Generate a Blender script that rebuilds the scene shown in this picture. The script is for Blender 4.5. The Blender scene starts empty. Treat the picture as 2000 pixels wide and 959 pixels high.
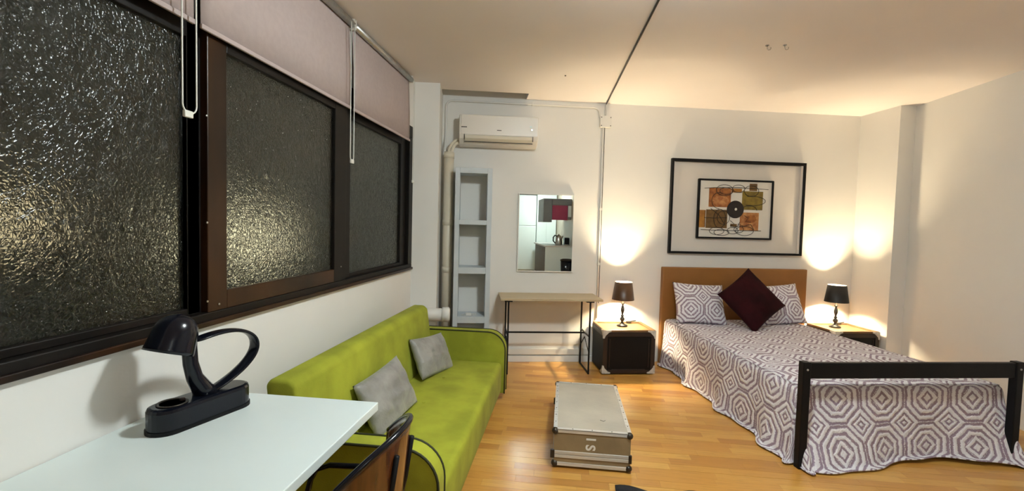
import bpy, bmesh, math, random
from mathutils import Vector, Matrix, noise
random.seed(7)
R = math.radians
S = bpy.context.scene
COL = S.collection

# ------------------------------------------------------------------ camera
F_PX, YAW, PITCH, ROLL, CAM_H = 900.0, 0.11463, -0.04525, 0.02611, 1.3726
cy, sy, cp, sp = math.cos(YAW), math.sin(YAW), math.cos(PITCH), math.sin(PITCH)
fw = Vector((-sy * cp, cy * cp, sp)); rt = Vector((cy, sy, 0)); up = rt.cross(fw)
rt2 = rt * math.cos(ROLL) + up * math.sin(ROLL); up2 = up * math.cos(ROLL) - rt * math.sin(ROLL)
cd = bpy.data.cameras.new('camera'); cd.sensor_width = 36; cd.lens = F_PX / 2000 * 36; cd.clip_start = 0.02
cam = bpy.data.objects.new('camera', cd); COL.objects.link(cam)
m3 = Matrix((rt2, up2, -fw)).transposed()
cam.matrix_world = Matrix.Translation((0, 0, CAM_H)) @ m3.to_4x4()
S.camera = cam
# ------------------------------------------------------------------ world, exposure
w = bpy.data.worlds.new('night'); S.world = w; w.use_nodes = True
w.node_tree.nodes['Background'].inputs[0].default_value = (0.030, 0.036, 0.034, 1)
w.node_tree.nodes['Background'].inputs[1].default_value = 1.0
S.view_settings.view_transform = 'Standard'
S.view_settings.look = 'None'
S.view_settings.exposure = 1.4
S.view_settings.gamma = 1.0
S.view_settings.use_curve_mapping = False
CEIL_LIGHT, KITCHEN_LIGHT, LAMP_LIGHT = 108.0, 44.0, 270.0

# ------------------------------------------------------------------ frame of the skewed back wall
AL, D = 0.20234, 4.6471
CA, SA = math.cos(AL), math.sin(AL)
def BW(s, o, z=0.0):                        # s along the wall, o out from it
    return Vector((s * CA + o * SA, D + s * SA - o * CA, z))
XL, XR, HC = -1.36, 3.287, 2.6

# ------------------------------------------------------------------ materials
def mat(name, col, rough=0.6, metal=0.0, var=0.0, vscale=6.0, bump=0.0, bscale=60.0, col2=None, stretch=None,
        spec=0.5, coat=0.0, emit=None, estr=0.0, sheen=0.0, detail=3.0, objrand=0.0):
    m = bpy.data.materials.new(name); m.use_nodes = True
    nt = m.node_tree; N = nt.nodes; L = nt.links
    b = N['Principled BSDF']
    b.inputs['Roughness'].default_value = rough; b.inputs['Metallic'].default_value = metal
    b.inputs['Specular IOR Level'].default_value = spec
    b.inputs['Coat Weight'].default_value = coat
    b.inputs['Sheen Weight'].default_value = sheen
    c1 = (*col, 1)
    tc = N.new('ShaderNodeTexCoord'); mp = N.new('ShaderNodeMapping'); L.new(tc.outputs['Object'], mp.inputs[0])
    if stretch: mp.inputs['Scale'].default_value = stretch
    nz = N.new('ShaderNodeTexNoise'); nz.inputs['Scale'].default_value = vscale; nz.inputs['Detail'].default_value = detail
    L.new(mp.outputs[0], nz.inputs['Vector'])
    mx = N.new('ShaderNodeMix'); mx.data_type = 'RGBA'
    k = 1 - (var if var else 0.03)
    mx.inputs[6].default_value = c1
    mx.inputs[7].default_value = (*col2, 1) if col2 else (col[0] * k, col[1] * k, col[2] * k, 1)
    rp = N.new('ShaderNodeMapRange'); rp.inputs[1].default_value = .35; rp.inputs[2].default_value = .65
    L.new(nz.outputs[0], rp.inputs[0]); L.new(rp.outputs[0], mx.inputs[0])
    L.new(mx.outputs[2], b.inputs['Base Color'])
    if bump:
        n2 = N.new('ShaderNodeTexNoise'); n2.inputs['Scale'].default_value = bscale; n2.inputs['Detail'].default_value = 4
        L.new(mp.outputs[0], n2.inputs['Vector'])
        bp = N.new('ShaderNodeBump'); bp.inputs['Strength'].default_value = bump; bp.inputs['Distance'].default_value = .01
        L.new(n2.outputs[0], bp.inputs['Height']); L.new(bp.outputs[0], b.inputs['Normal'])
    if emit:
        b.inputs['Emission Color'].default_value = (*emit, 1); b.inputs['Emission Strength'].default_value = estr
    return m

M = {}
M['wall'] = mat('wall_paint', (.76, .745, .71), .75, var=.03, vscale=2, bump=.05, bscale=90)
M['ceiling'] = mat('ceiling_paint', (.86, .81, .79), .8, var=.03, vscale=1.5)
M['white'] = mat('white_paint', (.74, .73, .69), .45, var=.03)
M['laminate'] = mat('white_laminate', (.70, .78, .77), .28, var=.02)
M['plastic'] = mat('white_plastic', (.72, .68, .62), .35, var=.02)
M['cream'] = mat('cream_plastic', (.66, .60, .48), .4, var=.03)
M['shelf'] = mat('shelf_paint', (.55, .60, .63), .5, var=.06, vscale=10)
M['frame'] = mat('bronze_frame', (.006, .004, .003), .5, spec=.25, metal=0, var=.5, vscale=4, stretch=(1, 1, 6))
M['frame_lit'] = mat('bronze_frame_lit_tone', (.036, .0135, .004), .35, spec=.3, metal=0, var=.85, vscale=2.2, stretch=(3, 1.5, .5))  # same bronze made browner: light caught on the frame is put into the colour
M['black'] = mat('black_metal', (.005, .005, .006), .5, var=.3, spec=.2)
M['blackgloss'] = mat('black_gloss', (.004, .005, .010), .2, var=.2, coat=.1, spec=.3)
M['blind'] = mat('blind_fabric', (.42, .345, .33), .9, var=.05, vscale=40, bump=.1, bscale=300)
M['alu'] = mat('aluminium', (.55, .55, .53), .35, metal=.9, var=.2, vscale=30)
M['chain'] = mat('bead_chain', (.72, .72, .66), .4)
M['green'] = mat('green_velvet', (.35, .375, .035), .85, var=.28, vscale=5, bump=.12, bscale=220, sheen=.03, spec=.15, detail=6)
M['piping'] = mat('dark_piping', (.028, .03, .008), .8)
M['greycush'] = mat('grey_velour', (.30, .29, .27), .42, var=.35, vscale=9, bump=.6, bscale=26, sheen=.3, detail=6)
M['burgundy'] = mat('burgundy_velvet', (.028, .002, .004), .85, var=.5, vscale=7, spec=.15, bump=.1, bscale=120)
M['headboard'] = mat('caramel_leather', (.30, .125, .025), .5, var=.2, vscale=3, bump=.06, bscale=140)
M['trunk_top'] = mat('worn_canvas_top', (.50, .46, .38), .5, var=.22, vscale=4, bump=.12, bscale=60, detail=7, col2=(.40, .37, .31))
M['trunk_side'] = mat('tan_fibreboard', (.28, .20, .105), .6, var=.25, vscale=6, bump=.08)
M['trunk_metal'] = mat('ribbed_aluminium', (.74, .74, .72), .35, metal=.4, var=.35, vscale=3, stretch=(1, 60, 90))
M['corner_dark'] = mat('dark_corner_metal', (.06, .05, .04), .4, metal=.7, var=.3)
M['corner_silver'] = mat('silver_corner_metal', (.62, .61, .57), .45, metal=.25, var=.3, vscale=30)
M['night_body'] = mat('black_leatherette', (.004, .0035, .0035), .5, var=.3, bump=.1, bscale=150, spec=.2)
M['night_strap'] = mat('brown_leather', (.016, .006, .003), .45, var=.4, vscale=12)
M['night_top'] = mat('pale_wood_top', (.20, .11, .045), .45, var=.35, vscale=8, stretch=(1, 12, 1))
M['table_top'] = mat('birch_top', (.50, .40, .25), .5, var=.12, vscale=6, stretch=(1, 10, 1))
M['shade_brown'] = mat('brown_satin_shade', (.085, .035, .009), .38, var=.2, sheen=.2)
M['shade_black'] = mat('black_satin_shade', (.012, .011, .010), .5, var=.2)
M['shade_in'] = mat('shade_lining', (.82, .78, .68), .7)
def translucent(m, col, fac):
    nt = m.node_tree; b = nt.nodes['Principled BSDF']; out = nt.nodes['Material Output']
    t = nt.nodes.new('ShaderNodeBsdfTranslucent'); t.inputs[0].default_value = (*col, 1)
    x = nt.nodes.new('ShaderNodeMixShader'); x.inputs[0].default_value = fac
    nt.links.new(b.outputs[0], x.inputs[1]); nt.links.new(t.outputs[0], x.inputs[2]); nt.links.new(x.outputs[0], out.inputs[0])
translucent(M['shade_in'], (.9, .75, .45), .05); translucent(M['shade_brown'], (.8, .38, .08), .035)
M['pewter'] = mat('dark_pewter', (.06, .058, .055), .25, metal=.7, var=.3)
M['bulb'] = mat('bulb_glow', (1, .8, .5), .5, emit=(1, .68, .34), estr=14)
M['plywood'] = mat('chair_plywood', (.12, .04, .012), .2, var=.5, vscale=5, stretch=(8, 8, .8), coat=.6)
M['rug'] = mat('charcoal_cloth', (.012, .013, .018), .9, var=.4, bump=.3, bscale=120)
M['mat_board'] = mat('mat_board', (.66, .62, .57), .8, var=.02)
M['paper'] = mat('art_paper', (.72, .69, .62), .8, var=.06)
M['underlay'] = mat('floor_underlay', (.05, .025, .01), .9)
M['skirting'] = mat('skirting_paint', (.74, .74, .72), .4)
M['dirt'] = mat('courtyard_wall', (.10, .075, .04), .9, var=.7, vscale=1.6, col2=(.03, .035, .015), bump=.4, bscale=14, detail=7)
M['ground'] = mat('courtyard_ground', (.05, .045, .04), .9, var=.4)
M['leaf'] = mat('dark_leaf', (.014, .028, .008), .5, var=.5, vscale=14)
M['leaf2'] = mat('olive_leaf', (.05, .055, .015), .5, var=.5, vscale=14)
M['globe'] = mat('globe_lamp', (1, .85, .6), .5, emit=(1, .78, .5), estr=.42)
M['globe_pale'] = mat('pale_globe_lamp', (1, .9, .7), .5, emit=(1, .88, .62), estr=1.1)
M['ceil_lamp'] = mat('opal_glass_lit', (.95, .97, 1), .4, emit=(.90, 1.0, 1.0), estr=CEIL_LIGHT)
M['kit_fill'] = mat('kitchen_fill_glow', (.95, 1, 1), .4, emit=(.9, 1.0, .98), estr=KITCHEN_LIGHT)  # glow of the added kitchen light
M['kit_grey'] = mat('grey_cabinet', (.17, .18, .19), .4, var=.1)
M['kit_white'] = mat('white_cabinet', (.72, .80, .77), .3, var=.02)
M['kit_wood'] = mat('dark_wood_front', (.07, .06, .058), .5, var=.5, vscale=6, stretch=(3, 14, .6), col2=(.13, .12, .12))
M['kit_magenta'] = mat('magenta_panel', (.32, .02, .09), .3, var=.1)
M['kit_top'] = mat('pale_worktop', (.62, .60, .57), .35, var=.1)
M['tile'] = mat('beige_splashback', (.55, .47, .36), .35, var=.05)
M['steel'] = mat('brushed_steel', (.55, .54, .52), .25, metal=.95, var=.15)
M['sink_dark'] = mat('hob_black_glass', (.01, .01, .011), .12)
def art(n, c, c2): return mat(n, c, .7, col2=c2, vscale=24, detail=6)
A_ = {'orange': art('art_orange', (.42, .15, .03), (.22, .07, .015)), 'olive': art('art_olive', (.24, .17, .02), (.15, .10, .015)),
      'ochre': art('art_ochre', (.42, .19, .025), (.30, .12, .02)), 'brown': art('art_brown', (.16, .085, .018), (.11, .055, .012)),
      'peach': art('art_peach', (.55, .27, .09), (.30, .09, .025)), 'ink': art('art_ink', (.01, .008, .008), (.02, .012, .01))}

def mirror_mat():
    m = bpy.data.materials.new('mirror_silver'); m.use_nodes = True
    b = m.node_tree.nodes['Principled BSDF']
    b.inputs['Base Color'].default_value = (.86, .90, .88, 1); b.inputs['Metallic'].default_value = 1; b.inputs['Roughness'].default_value = 0.0
    nz = m.node_tree.nodes.new('ShaderNodeTexNoise'); nz.inputs['Scale'].default_value = 3
    rp = m.node_tree.nodes.new('ShaderNodeMapRange'); rp.inputs[3].default_value = 0; rp.inputs[4].default_value = .006
    m.node_tree.links.new(nz.outputs[0], rp.inputs[0]); m.node_tree.links.new(rp.outputs[0], b.inputs['Roughness'])
    return m
M['mirror'] = mirror_mat()

def glass_mat():
    m = bpy.data.materials.new('hammered_glass'); m.use_nodes = True
    nt = m.node_tree; N = nt.nodes; L = nt.links
    b = N['Principled BSDF']
    b.inputs['Base Color'].default_value = (.62, .66, .58, 1); b.inputs['Transmission Weight'].default_value = 1
    b.inputs['Roughness'].default_value = .2; b.inputs['IOR'].default_value = 1.36
    tc = N.new('ShaderNodeTexCoord')
    n0 = N.new('ShaderNodeTexNoise'); n0.inputs['Scale'].default_value = 26; n0.inputs['Detail'].default_value = 2
    L.new(tc.outputs['Object'], n0.inputs['Vector'])
    mixv = N.new('ShaderNodeMix'); mixv.data_type = 'RGBA'; mixv.inputs[0].default_value = .06
    L.new(tc.outputs['Object'], mixv.inputs[6]); L.new(n0.outputs['Color'], mixv.inputs[7])
    v = N.new('ShaderNodeTexVoronoi'); v.inputs['Scale'].default_value = 62; v.feature = 'DISTANCE_TO_EDGE'
    L.new(mixv.outputs[2], v.inputs['Vector'])
    rp = N.new('ShaderNodeMapRange'); rp.inputs[2].default_value = .18; L.new(v.outputs['Distance'], rp.inputs[0])
    n2 = N.new('ShaderNodeTexNoise'); n2.inputs['Scale'].default_value = 150; L.new(tc.outputs['Object'], n2.inputs['Vector'])
    ad = N.new('ShaderNodeMath'); ad.operation = 'MULTIPLY_ADD'; ad.inputs[1].default_value = .5
    L.new(n2.outputs[0], ad.inputs[0]); L.new(rp.outputs[0], ad.inputs[2])
    bp = N.new('ShaderNodeBump'); bp.inputs['Strength'].default_value = .55; bp.inputs['Distance'].default_value = .006
    L.new(ad.outputs[0], bp.inputs['Height']); L.new(bp.outputs[0], b.inputs['Coat Normal'])
    b.inputs['Coat Weight'].default_value = .28; b.inputs['Coat Roughness'].default_value = .04
    b2 = N.new('ShaderNodeBump'); b2.inputs['Strength'].default_value = .3; b2.inputs['Distance'].default_value = .005
    L.new(ad.outputs[0], b2.inputs['Height']); L.new(b2.outputs[0], b.inputs['Normal'])
    return m
M['glass'] = glass_mat()

def plank_mat():
    m = bpy.data.materials.new('oak_strip'); m.use_nodes = True
    nt = m.node_tree; N = nt.nodes; L = nt.links
    b = N['Principled BSDF']; b.inputs['Roughness'].default_value = .3; b.inputs['Coat Weight'].default_value = .15
    b.inputs['Coat Roughness'].default_value = .2
    oi = N.new('ShaderNodeObjectInfo'); ge = N.new('ShaderNodeNewGeometry')
    a = N.new('ShaderNodeMath'); a.operation = 'ADD'; L.new(oi.outputs['Random'], a.inputs[0]); L.new(ge.outputs['Random Per Island'], a.inputs[1])
    fr = N.new('ShaderNodeMath'); fr.operation = 'FRACT'; L.new(a.outputs[0], fr.inputs[0])
    cr = N.new('ShaderNodeValToRGB'); e = cr.color_ramp.elements
    e[0].position = 0; e[0].color = (.42, .185, .036, 1); e[1].position = 1; e[1].color = (.66, .37, .09, 1)
    x = e.new(.22); x.color = (.54, .26, .052, 1); x = e.new(.7); x.color = (.60, .315, .07, 1)
    L.new(fr.outputs[0], cr.inputs[0])
    mp = N.new('ShaderNodeMapping'); mp.inputs['Scale'].default_value = (2.2, 45, 1); L.new(ge.outputs['Position'], mp.inputs[0])
    nz = N.new('ShaderNodeTexNoise'); nz.inputs['Scale'].default_value = 2.2; nz.inputs['Detail'].default_value = 6; nz.inputs['Roughness'].default_value = .65
    L.new(mp.outputs[0], nz.inputs['Vector'])
    rp = N.new('ShaderNodeMapRange'); rp.inputs[1].default_value = .5; rp.inputs[2].default_value = .78; rp.inputs[4].default_value = .6
    L.new(nz.outputs[0], rp.inputs[0])
    mx = N.new('ShaderNodeMix'); mx.data_type = 'RGBA'; mx.inputs[7].default_value = (.20, .085, .02, 1)
    L.new(rp.outputs[0], mx.inputs[0]); L.new(cr.outputs[0], mx.inputs[6]); L.new(mx.outputs[2], b.inputs['Base Color'])
    return m
M['plank'] = plank_mat()

def quilt_mat():
    """white ikat octagon medallions with small diamonds between them, on mauve brown"""
    m = bpy.data.materials.new('ikat_quilt'); m.use_nodes = True
    nt = m.node_tree; N = nt.nodes; L = nt.links
    b = N['Principled BSDF']; b.inputs['Roughness'].default_value = .85
    uv = N.new('ShaderNodeUVMap')
    nz = N.new('ShaderNodeTexNoise'); nz.inputs['Scale'].default_value = 9; nz.inputs['Detail'].default_value = 3; L.new(uv.outputs[0], nz.inputs['Vector'])
    mixv = N.new('ShaderNodeMix'); mixv.data_type = 'RGBA'; mixv.inputs[0].default_value = .05
    L.new(uv.outputs[0], mixv.inputs[6]); L.new(nz.outputs['Color'], mixv.inputs[7])
    sep = N.new('ShaderNodeSeparateXYZ'); L.new(mixv.outputs[2], sep.inputs[0])
    def mth(op, *ins):
        n = N.new('ShaderNodeMath'); n.operation = op
        for i, v in enumerate(ins):
            if isinstance(v, (int, float)): n.inputs[i].default_value = v
            else: L.new(v, n.inputs[i])
        return n.outputs[0]
    def tri(v): return mth('ABSOLUTE', mth('SUBTRACT', mth('FRACT', v), .5))   # 0 at medallion centre, .5 at cell edge
    ax, ay = tri(sep.outputs[0]), tri(sep.outputs[1])
    sm = mth('ADD', ax, ay)
    octd = mth('MAXIMUM', mth('MAXIMUM', ax, ay), mth('MULTIPLY', sm, .72))
    inner = mth('MULTIPLY', sm, .80)
    sel = mth('LESS_THAN', sm, .26)
    dd = mth('ADD', mth('MULTIPLY', inner, sel), mth('MULTIPLY', octd, mth('SUBTRACT', 1, sel)))
    ring = mth('SINE', mth('MULTIPLY', dd, 6.2832 * 8.0))
    dia = mth('SUBTRACT', 1.0, sm)                                             # diamond around the cell corners
    dring = mth('SINE', mth('ADD', mth('MULTIPLY', dia, 6.2832 * 8.0), 1.4))
    seld = mth('LESS_THAN', dia, .27)
    val = mth('ADD', mth('MULTIPLY', dring, seld), mth('MULTIPLY', ring, mth('SUBTRACT', 1, seld)))
    n3 = N.new('ShaderNodeTexNoise'); n3.inputs['Scale'].default_value = 38; n3.inputs['Detail'].default_value = 2; L.new(uv.outputs[0], n3.inputs['Vector'])
    val = mth('ADD', val, mth('MULTIPLY', mth('SUBTRACT', n3.outputs[0], .5), 2.2))
    rp = N.new('ShaderNodeMapRange'); rp.inputs[1].default_value = -.52; rp.inputs[2].default_value = 0; L.new(val, rp.inputs[0])
    n4 = N.new('ShaderNodeTexNoise'); n4.inputs['Scale'].default_value = 2.2; L.new(uv.outputs[0], n4.inputs['Vector'])
    dk = N.new('ShaderNodeMix'); dk.data_type = 'RGBA'; dk.inputs[6].default_value = (.36, .29, .41, 1); dk.inputs[7].default_value = (.25, .165, .165, 1)
    L.new(n4.outputs[0], dk.inputs[0])
    mx = N.new('ShaderNodeMix'); mx.data_type = 'RGBA'; L.new(rp.outputs[0], mx.inputs[0]); L.new(dk.outputs[2], mx.inputs[6])
    mx.inputs[7].default_value = (.78, .76, .80, 1); L.new(mx.outputs[2], b.inputs['Base Color'])
    bp = N.new('ShaderNodeBump'); bp.inputs['Strength'].default_value = .35; bp.inputs['Distance'].default_value = .008
    L.new(val, bp.inputs['Height']); L.new(bp.outputs[0], b.inputs['Normal'])
    return m
M['quilt'] = quilt_mat()

# ------------------------------------------------------------------ builders
def thing(name, label, cat, loc=(0, 0, 0), rz=0.0, group=None, kind=None):
    o = bpy.data.objects.new(name, None); COL.objects.link(o); o.empty_display_size = .1
    o.location = loc; o.rotation_euler = (0, 0, rz); tag(o, label, cat, group, kind); return o
def tag(o, label=None, cat=None, group=None, kind=None):
    if label: o['label'] = label
    if cat: o['category'] = cat
    if group: o['group'] = group
    if kind: o['kind'] = kind
    return o
def obj(name, bm, m, parent=None, smooth=False, bevel=0.0, sub=0):
    me = bpy.data.meshes.new(name); bm.normal_update(); bm.to_mesh(me); bm.free()
    me.materials.append(M[m] if isinstance(m, str) else m)
    if smooth:
        for p in me.polygons: p.use_smooth = True
    o = bpy.data.objects.new(name, me); COL.objects.link(o)
    if parent: o.parent = parent
    if bevel:
        b = o.modifiers.new('bevel', 'BEVEL'); b.width = bevel; b.segments = 2; b.limit_method = 'ANGLE'
    if sub:
        b = o.modifiers.new('sub', 'SUBSURF'); b.levels = sub; b.render_levels = sub
    return o
def box(x0, x1, y0, y1, z0, z1, bm=None):
    bm = bm or bmesh.new()
    v = [bm.verts.new(p) for p in ((x0, y0, z0), (x1, y0, z0), (x1, y1, z0), (x0, y1, z0), (x0, y0, z1), (x1, y0, z1), (x1, y1, z1), (x0, y1, z1))]
    for f in ((0, 3, 2, 1), (4, 5, 6, 7), (0, 1, 5, 4), (1, 2, 6, 5), (2, 3, 7, 6), (3, 0, 4, 7)): bm.faces.new([v[i] for i in f])
    return bm
def prism(pts, z0, z1, bm=None):
    bm = bm or bmesh.new()
    a = [bm.verts.new((p[0], p[1], z0)) for p in pts]; b = [bm.verts.new((p[0], p[1], z1)) for p in pts]
    n = len(pts); bm.faces.new(a[::-1]); bm.faces.new(b)
    for i in range(n): bm.faces.new((a[i], a[(i + 1) % n], b[(i + 1) % n], b[i]))
    bmesh.ops.recalc_face_normals(bm, faces=bm.faces[:]); return bm
def tube(pts, r, n=10, bm=None, closed=False, cap=True):
    bm = bm or bmesh.new(); pts = [Vector(p) for p in pts]; rings = []; prev = None
    N_ = len(pts)
    for i, p in enumerate(pts):
        if closed: t = pts[(i + 1) % N_] - pts[i - 1]
        else: t = pts[min(i + 1, N_ - 1)] - pts[max(i - 1, 0)]
        t.normalize()
        if prev is None:
            u = t.orthogonal().normalized()
        else:
            u = prev - t * prev.dot(t); u.normalize()
        prev = u; v = t.cross(u); rr = r[i] if isinstance(r, (list, tuple)) else r
        rings.append([bm.verts.new(p + (u * math.cos(k * 2 * math.pi / n) + v * math.sin(k * 2 * math.pi / n)) * rr) for k in range(n)])
    rng = range(N_) if closed else range(N_ - 1)
    for i in rng:
        a, b = rings[i], rings[(i + 1) % N_]
        for k in range(n): bm.faces.new((a[k], a[(k + 1) % n], b[(k + 1) % n], b[k]))
    if cap and not closed: bm.faces.new(rings[0][::-1]); bm.faces.new(rings[-1])
    bmesh.ops.recalc_face_normals(bm, faces=bm.faces[:]); return bm
def lathe(prof, n=32, bm=None, cap=True):
    bm = bm or bmesh.new(); rings = []
    for r, z in prof:
        rings.append([bm.verts.new((r * math.cos(k * 2 * math.pi / n), r * math.sin(k * 2 * math.pi / n), z)) for k in range(n)])
    for a, b in zip(rings, rings[1:]):
        for k in range(n): bm.faces.new((a[k], a[(k + 1) % n], b[(k + 1) % n], b[k]))
    if cap:
        bm.faces.new(rings[0][::-1]); bm.faces.new(rings[-1])
    return bm
def arc(c, r, a0, a1, n, plane='xz', fix=0):
    out = []
    for i in range(n + 1):
        a = R(a0 + (a1 - a0) * i / n); p, q = c[0] + r * math.cos(a), c[1] + r * math.sin(a)
        out.append({'xz': (p, fix, q), 'yz': (fix, p, q), 'xy': (p, q, fix)}[plane])
    return out
def wthing(name, label, cat, s=0, o=0, z=0, rz=0, group=None, kind=None):     # placed in the back wall's frame; local -y points into the room
    return thing(name, label, cat, BW(s, o, z), AL + rz, group, kind)
def text_bm(txt, size, depth):
    cu = bpy.data.curves.new('lettering', 'FONT'); cu.body = txt; cu.size = size; cu.extrude = depth; cu.offset = .0018; cu.align_x = 'CENTER'; cu.align_y = 'CENTER'
    o = bpy.data.objects.new('lettering', cu); COL.objects.link(o)
    dg = bpy.context.evaluated_depsgraph_get(); me = bpy.data.meshes.new_from_object(o.evaluated_get(dg))
    bpy.data.objects.remove(o); bpy.data.curves.remove(cu)
    bm = bmesh.new(); bm.from_mesh(me); bpy.data.meshes.remove(me); return bm

# ================================================================== STRUCTURE
# floor: underlay with single oak strips on it
fl = obj('floor', box(-1.6, 4.4, -6.1, 5.7, -.08, -.012), 'underlay'); tag(fl, 'honey oak strip parquet floor of the whole room', kind='structure')
def so(x, y):
    return x * CA + (y - D) * SA, x * SA - (y - D) * CA
def seen(x, y):
    s, o = so(x, y)
    if x < -.50 or y < 2.02 or o < .02 or s > 1.02 and o < 2.0 or x > 2.75: return False
    if -.02 < x < .34 and 2.66 < y < 3.25: return False
    d = Vector((x, y, -CAM_H)); zc = d.dot(fw)
    px, py = 1000 + 900 * d.dot(rt2) / zc, 479.5 - 900 * d.dot(up2) / zc
    return -30 < px < 2100 and py < 1010
LENS = (.26, .34, .42, .50); SW = .066
def strip_bm(l, wd):
    bm = box(0, l - .0006, 0, wd, -.012, 0); return bm
strip_mesh = {}
rest = bmesh.new(); nsing = 0; y = -6.05; row = 0
cand = []
while y < 5.65:
    x = -1.58 - random.random() * .4
    joint = .0016 if row % 3 == 2 else .0005
    while x < 4.35:
        l = random.choice(LENS)
        cand.append((x, y, l, SW - joint)); x += l
    y += SW; row += 1
for (x, y, l, wd) in cand:
    vis = any(seen(x + l * t, y + SW / 2) for t in (.05, .35, .65, .95))
    if vis and nsing < 300:
        key = (l, round(wd, 4))
        if key not in strip_mesh:
            o = obj('plank', strip_bm(l, wd), 'plank', fl); strip_mesh[key] = o.data
        else:
            o = bpy.data.objects.new('plank', strip_mesh[key]); COL.objects.link(o); o.parent = fl
        o.location = (x, y, random.uniform(-.0004, .0002)); nsing += 1
    else:
        box(x, x + l - .0006, y, y + wd, -.012, random.uniform(-.0004, .0002), rest)
tag(obj('plank_field', rest, 'plank', fl), kind='stuff')

# ceiling with the raised slot over the air conditioner
B2 = lambda s, o: tuple(BW(s, o)[:2])
outline = [(-1.6, -6.2), (4.45, -6.2), (4.45, 5.9), B2(3.9, -.15), B2(-.43, -.15), B2(-.43, .21), B2(-1.25, .21), B2(-1.25, -.15), B2(-1.75, -.15)]
tag(obj('ceiling', prism(outline, HC, HC + .14), 'ceiling'), 'plain pale ceiling with a narrow slot above the air conditioner', kind='structure')
tag(obj('trim_1', prism([B2(-1.3, -.15), B2(-.38, -.15), B2(-.38, .26), B2(-1.3, .26)], HC + .14, HC + .19), 'ceiling'), 'closed top of the ceiling slot above the air conditioner', kind='structure')
# back wall
tag(obj('wall_back', prism([B2(-1.75, -.12), B2(3.9, -.12), B2(3.9, 0), B2(-1.75, 0)], 0, HC + .14), 'wall'), 'pale painted back wall behind bed, mirror and shelf', kind='structure')
# left wall around the long window
WY0, WY1, WZ0, WZ1 = .35, 3.95, .9505, 2.2
bm = box(XL - .16, XL, -6.1, 4.75, 0, WZ0); box(XL - .16, XL, -6.1, 4.75, WZ1, HC, bm)
box(XL - .16, XL, -6.1, WY0, WZ0, WZ1, bm); box(XL - .16, XL, WY1, 4.75, WZ0, WZ1, bm)
tag(obj('wall_left', bm, 'wall'), 'white painted wall with the long window', kind='structure')
tag(obj('wall_right', box(XR, XR + .14, -.4, 5.6, 0, HC), 'wall'), 'plain pale wall beyond the bed', kind='structure')
bm = box(XR + .14, 4.2, -.4, -.27, 0, HC); box(4.2, 4.34, -6.1, -.27, 0, HC, bm)
tag(obj('wall_kitchen', bm, 'wall'), 'pale wall of the kitchen corner behind the viewer', kind='structure')
tag(obj('wall_rear', box(-1.52, 4.34, -6.2, -6.06, 0, HC), 'wall'), 'pale wall at the far end behind the viewer', kind='structure')
tag(obj('wall_pillar_left', prism([B2(-1.50, 0), B2(-1.239, 0), B2(-1.239, .392), B2(-1.50, .392)], 0, HC), 'wall'), 'white pillar between window and air conditioner', kind='structure')
tag(obj('wall_pillar_right', prism([B2(3.10, 0), B2(3.32, 0), B2(3.32, .455), B2(3.10, .455)], 0, HC), 'wall'), 'pale corner pillar beside the right bedside trunk', kind='structure')
# skirting of the back wall: white board and a cable duct above it
t = wthing('baseboard_back', 'white skirting board under the narrow table', None, kind='structure')
obj('skirting_board', box(-.72, .98, -.016, 0, 0, .062), 'skirting', t, bevel=.003)
obj('cable_duct', box(-.72, .28, -.022, 0, .075, .135), 'white', t, bevel=.004)

# ------------------------------------------------------------------ the window
win = thing('window_1', 'long dark bronze window with three hammered glass panes', None, (0, 0, 0), kind='structure')
FX0, FX1 = XL - .10, XL + .012
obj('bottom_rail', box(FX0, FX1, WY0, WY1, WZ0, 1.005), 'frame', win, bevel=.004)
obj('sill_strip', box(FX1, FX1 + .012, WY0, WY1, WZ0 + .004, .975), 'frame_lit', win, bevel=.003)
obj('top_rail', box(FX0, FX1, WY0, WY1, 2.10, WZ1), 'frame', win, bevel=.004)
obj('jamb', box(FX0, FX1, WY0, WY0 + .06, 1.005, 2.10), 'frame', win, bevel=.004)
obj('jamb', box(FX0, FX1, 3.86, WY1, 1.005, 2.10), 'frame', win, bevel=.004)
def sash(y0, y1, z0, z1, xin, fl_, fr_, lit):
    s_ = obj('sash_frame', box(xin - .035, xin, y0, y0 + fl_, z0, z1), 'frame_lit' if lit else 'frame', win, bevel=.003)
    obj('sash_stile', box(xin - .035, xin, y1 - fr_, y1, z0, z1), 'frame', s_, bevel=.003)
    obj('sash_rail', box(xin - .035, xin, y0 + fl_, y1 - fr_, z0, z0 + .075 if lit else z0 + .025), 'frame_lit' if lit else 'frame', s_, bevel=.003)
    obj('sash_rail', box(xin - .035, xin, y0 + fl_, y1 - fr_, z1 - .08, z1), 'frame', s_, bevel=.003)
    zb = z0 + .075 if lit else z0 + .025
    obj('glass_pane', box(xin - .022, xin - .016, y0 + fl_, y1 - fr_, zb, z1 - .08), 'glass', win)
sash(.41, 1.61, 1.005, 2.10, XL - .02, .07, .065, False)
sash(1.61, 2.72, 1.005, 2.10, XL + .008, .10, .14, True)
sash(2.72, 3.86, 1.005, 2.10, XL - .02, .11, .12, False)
obj('mullion', box(XL - .055, XL - .02, 1.545, 1.60, 1.005, 2.10), 'frame', win)
for yy, zz in ((1.60, 1.35), (1.60, 1.75), (1.60, 1.05), (1.66, 1.03), (2.66, 1.09)):
    b_ = lathe([(.004, 0), (.004, .003), (.001, .004)], 10); bmesh.ops.rotate(b_, verts=b_.verts, matrix=Matrix.Rotation(R(90), 3, 'Y'))
    bmesh.ops.translate(b_, verts=b_.verts, vec=(XL + .012 if yy < 2 else XL + .008, yy, zz)); obj('screw', b_, 'alu', win)

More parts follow.
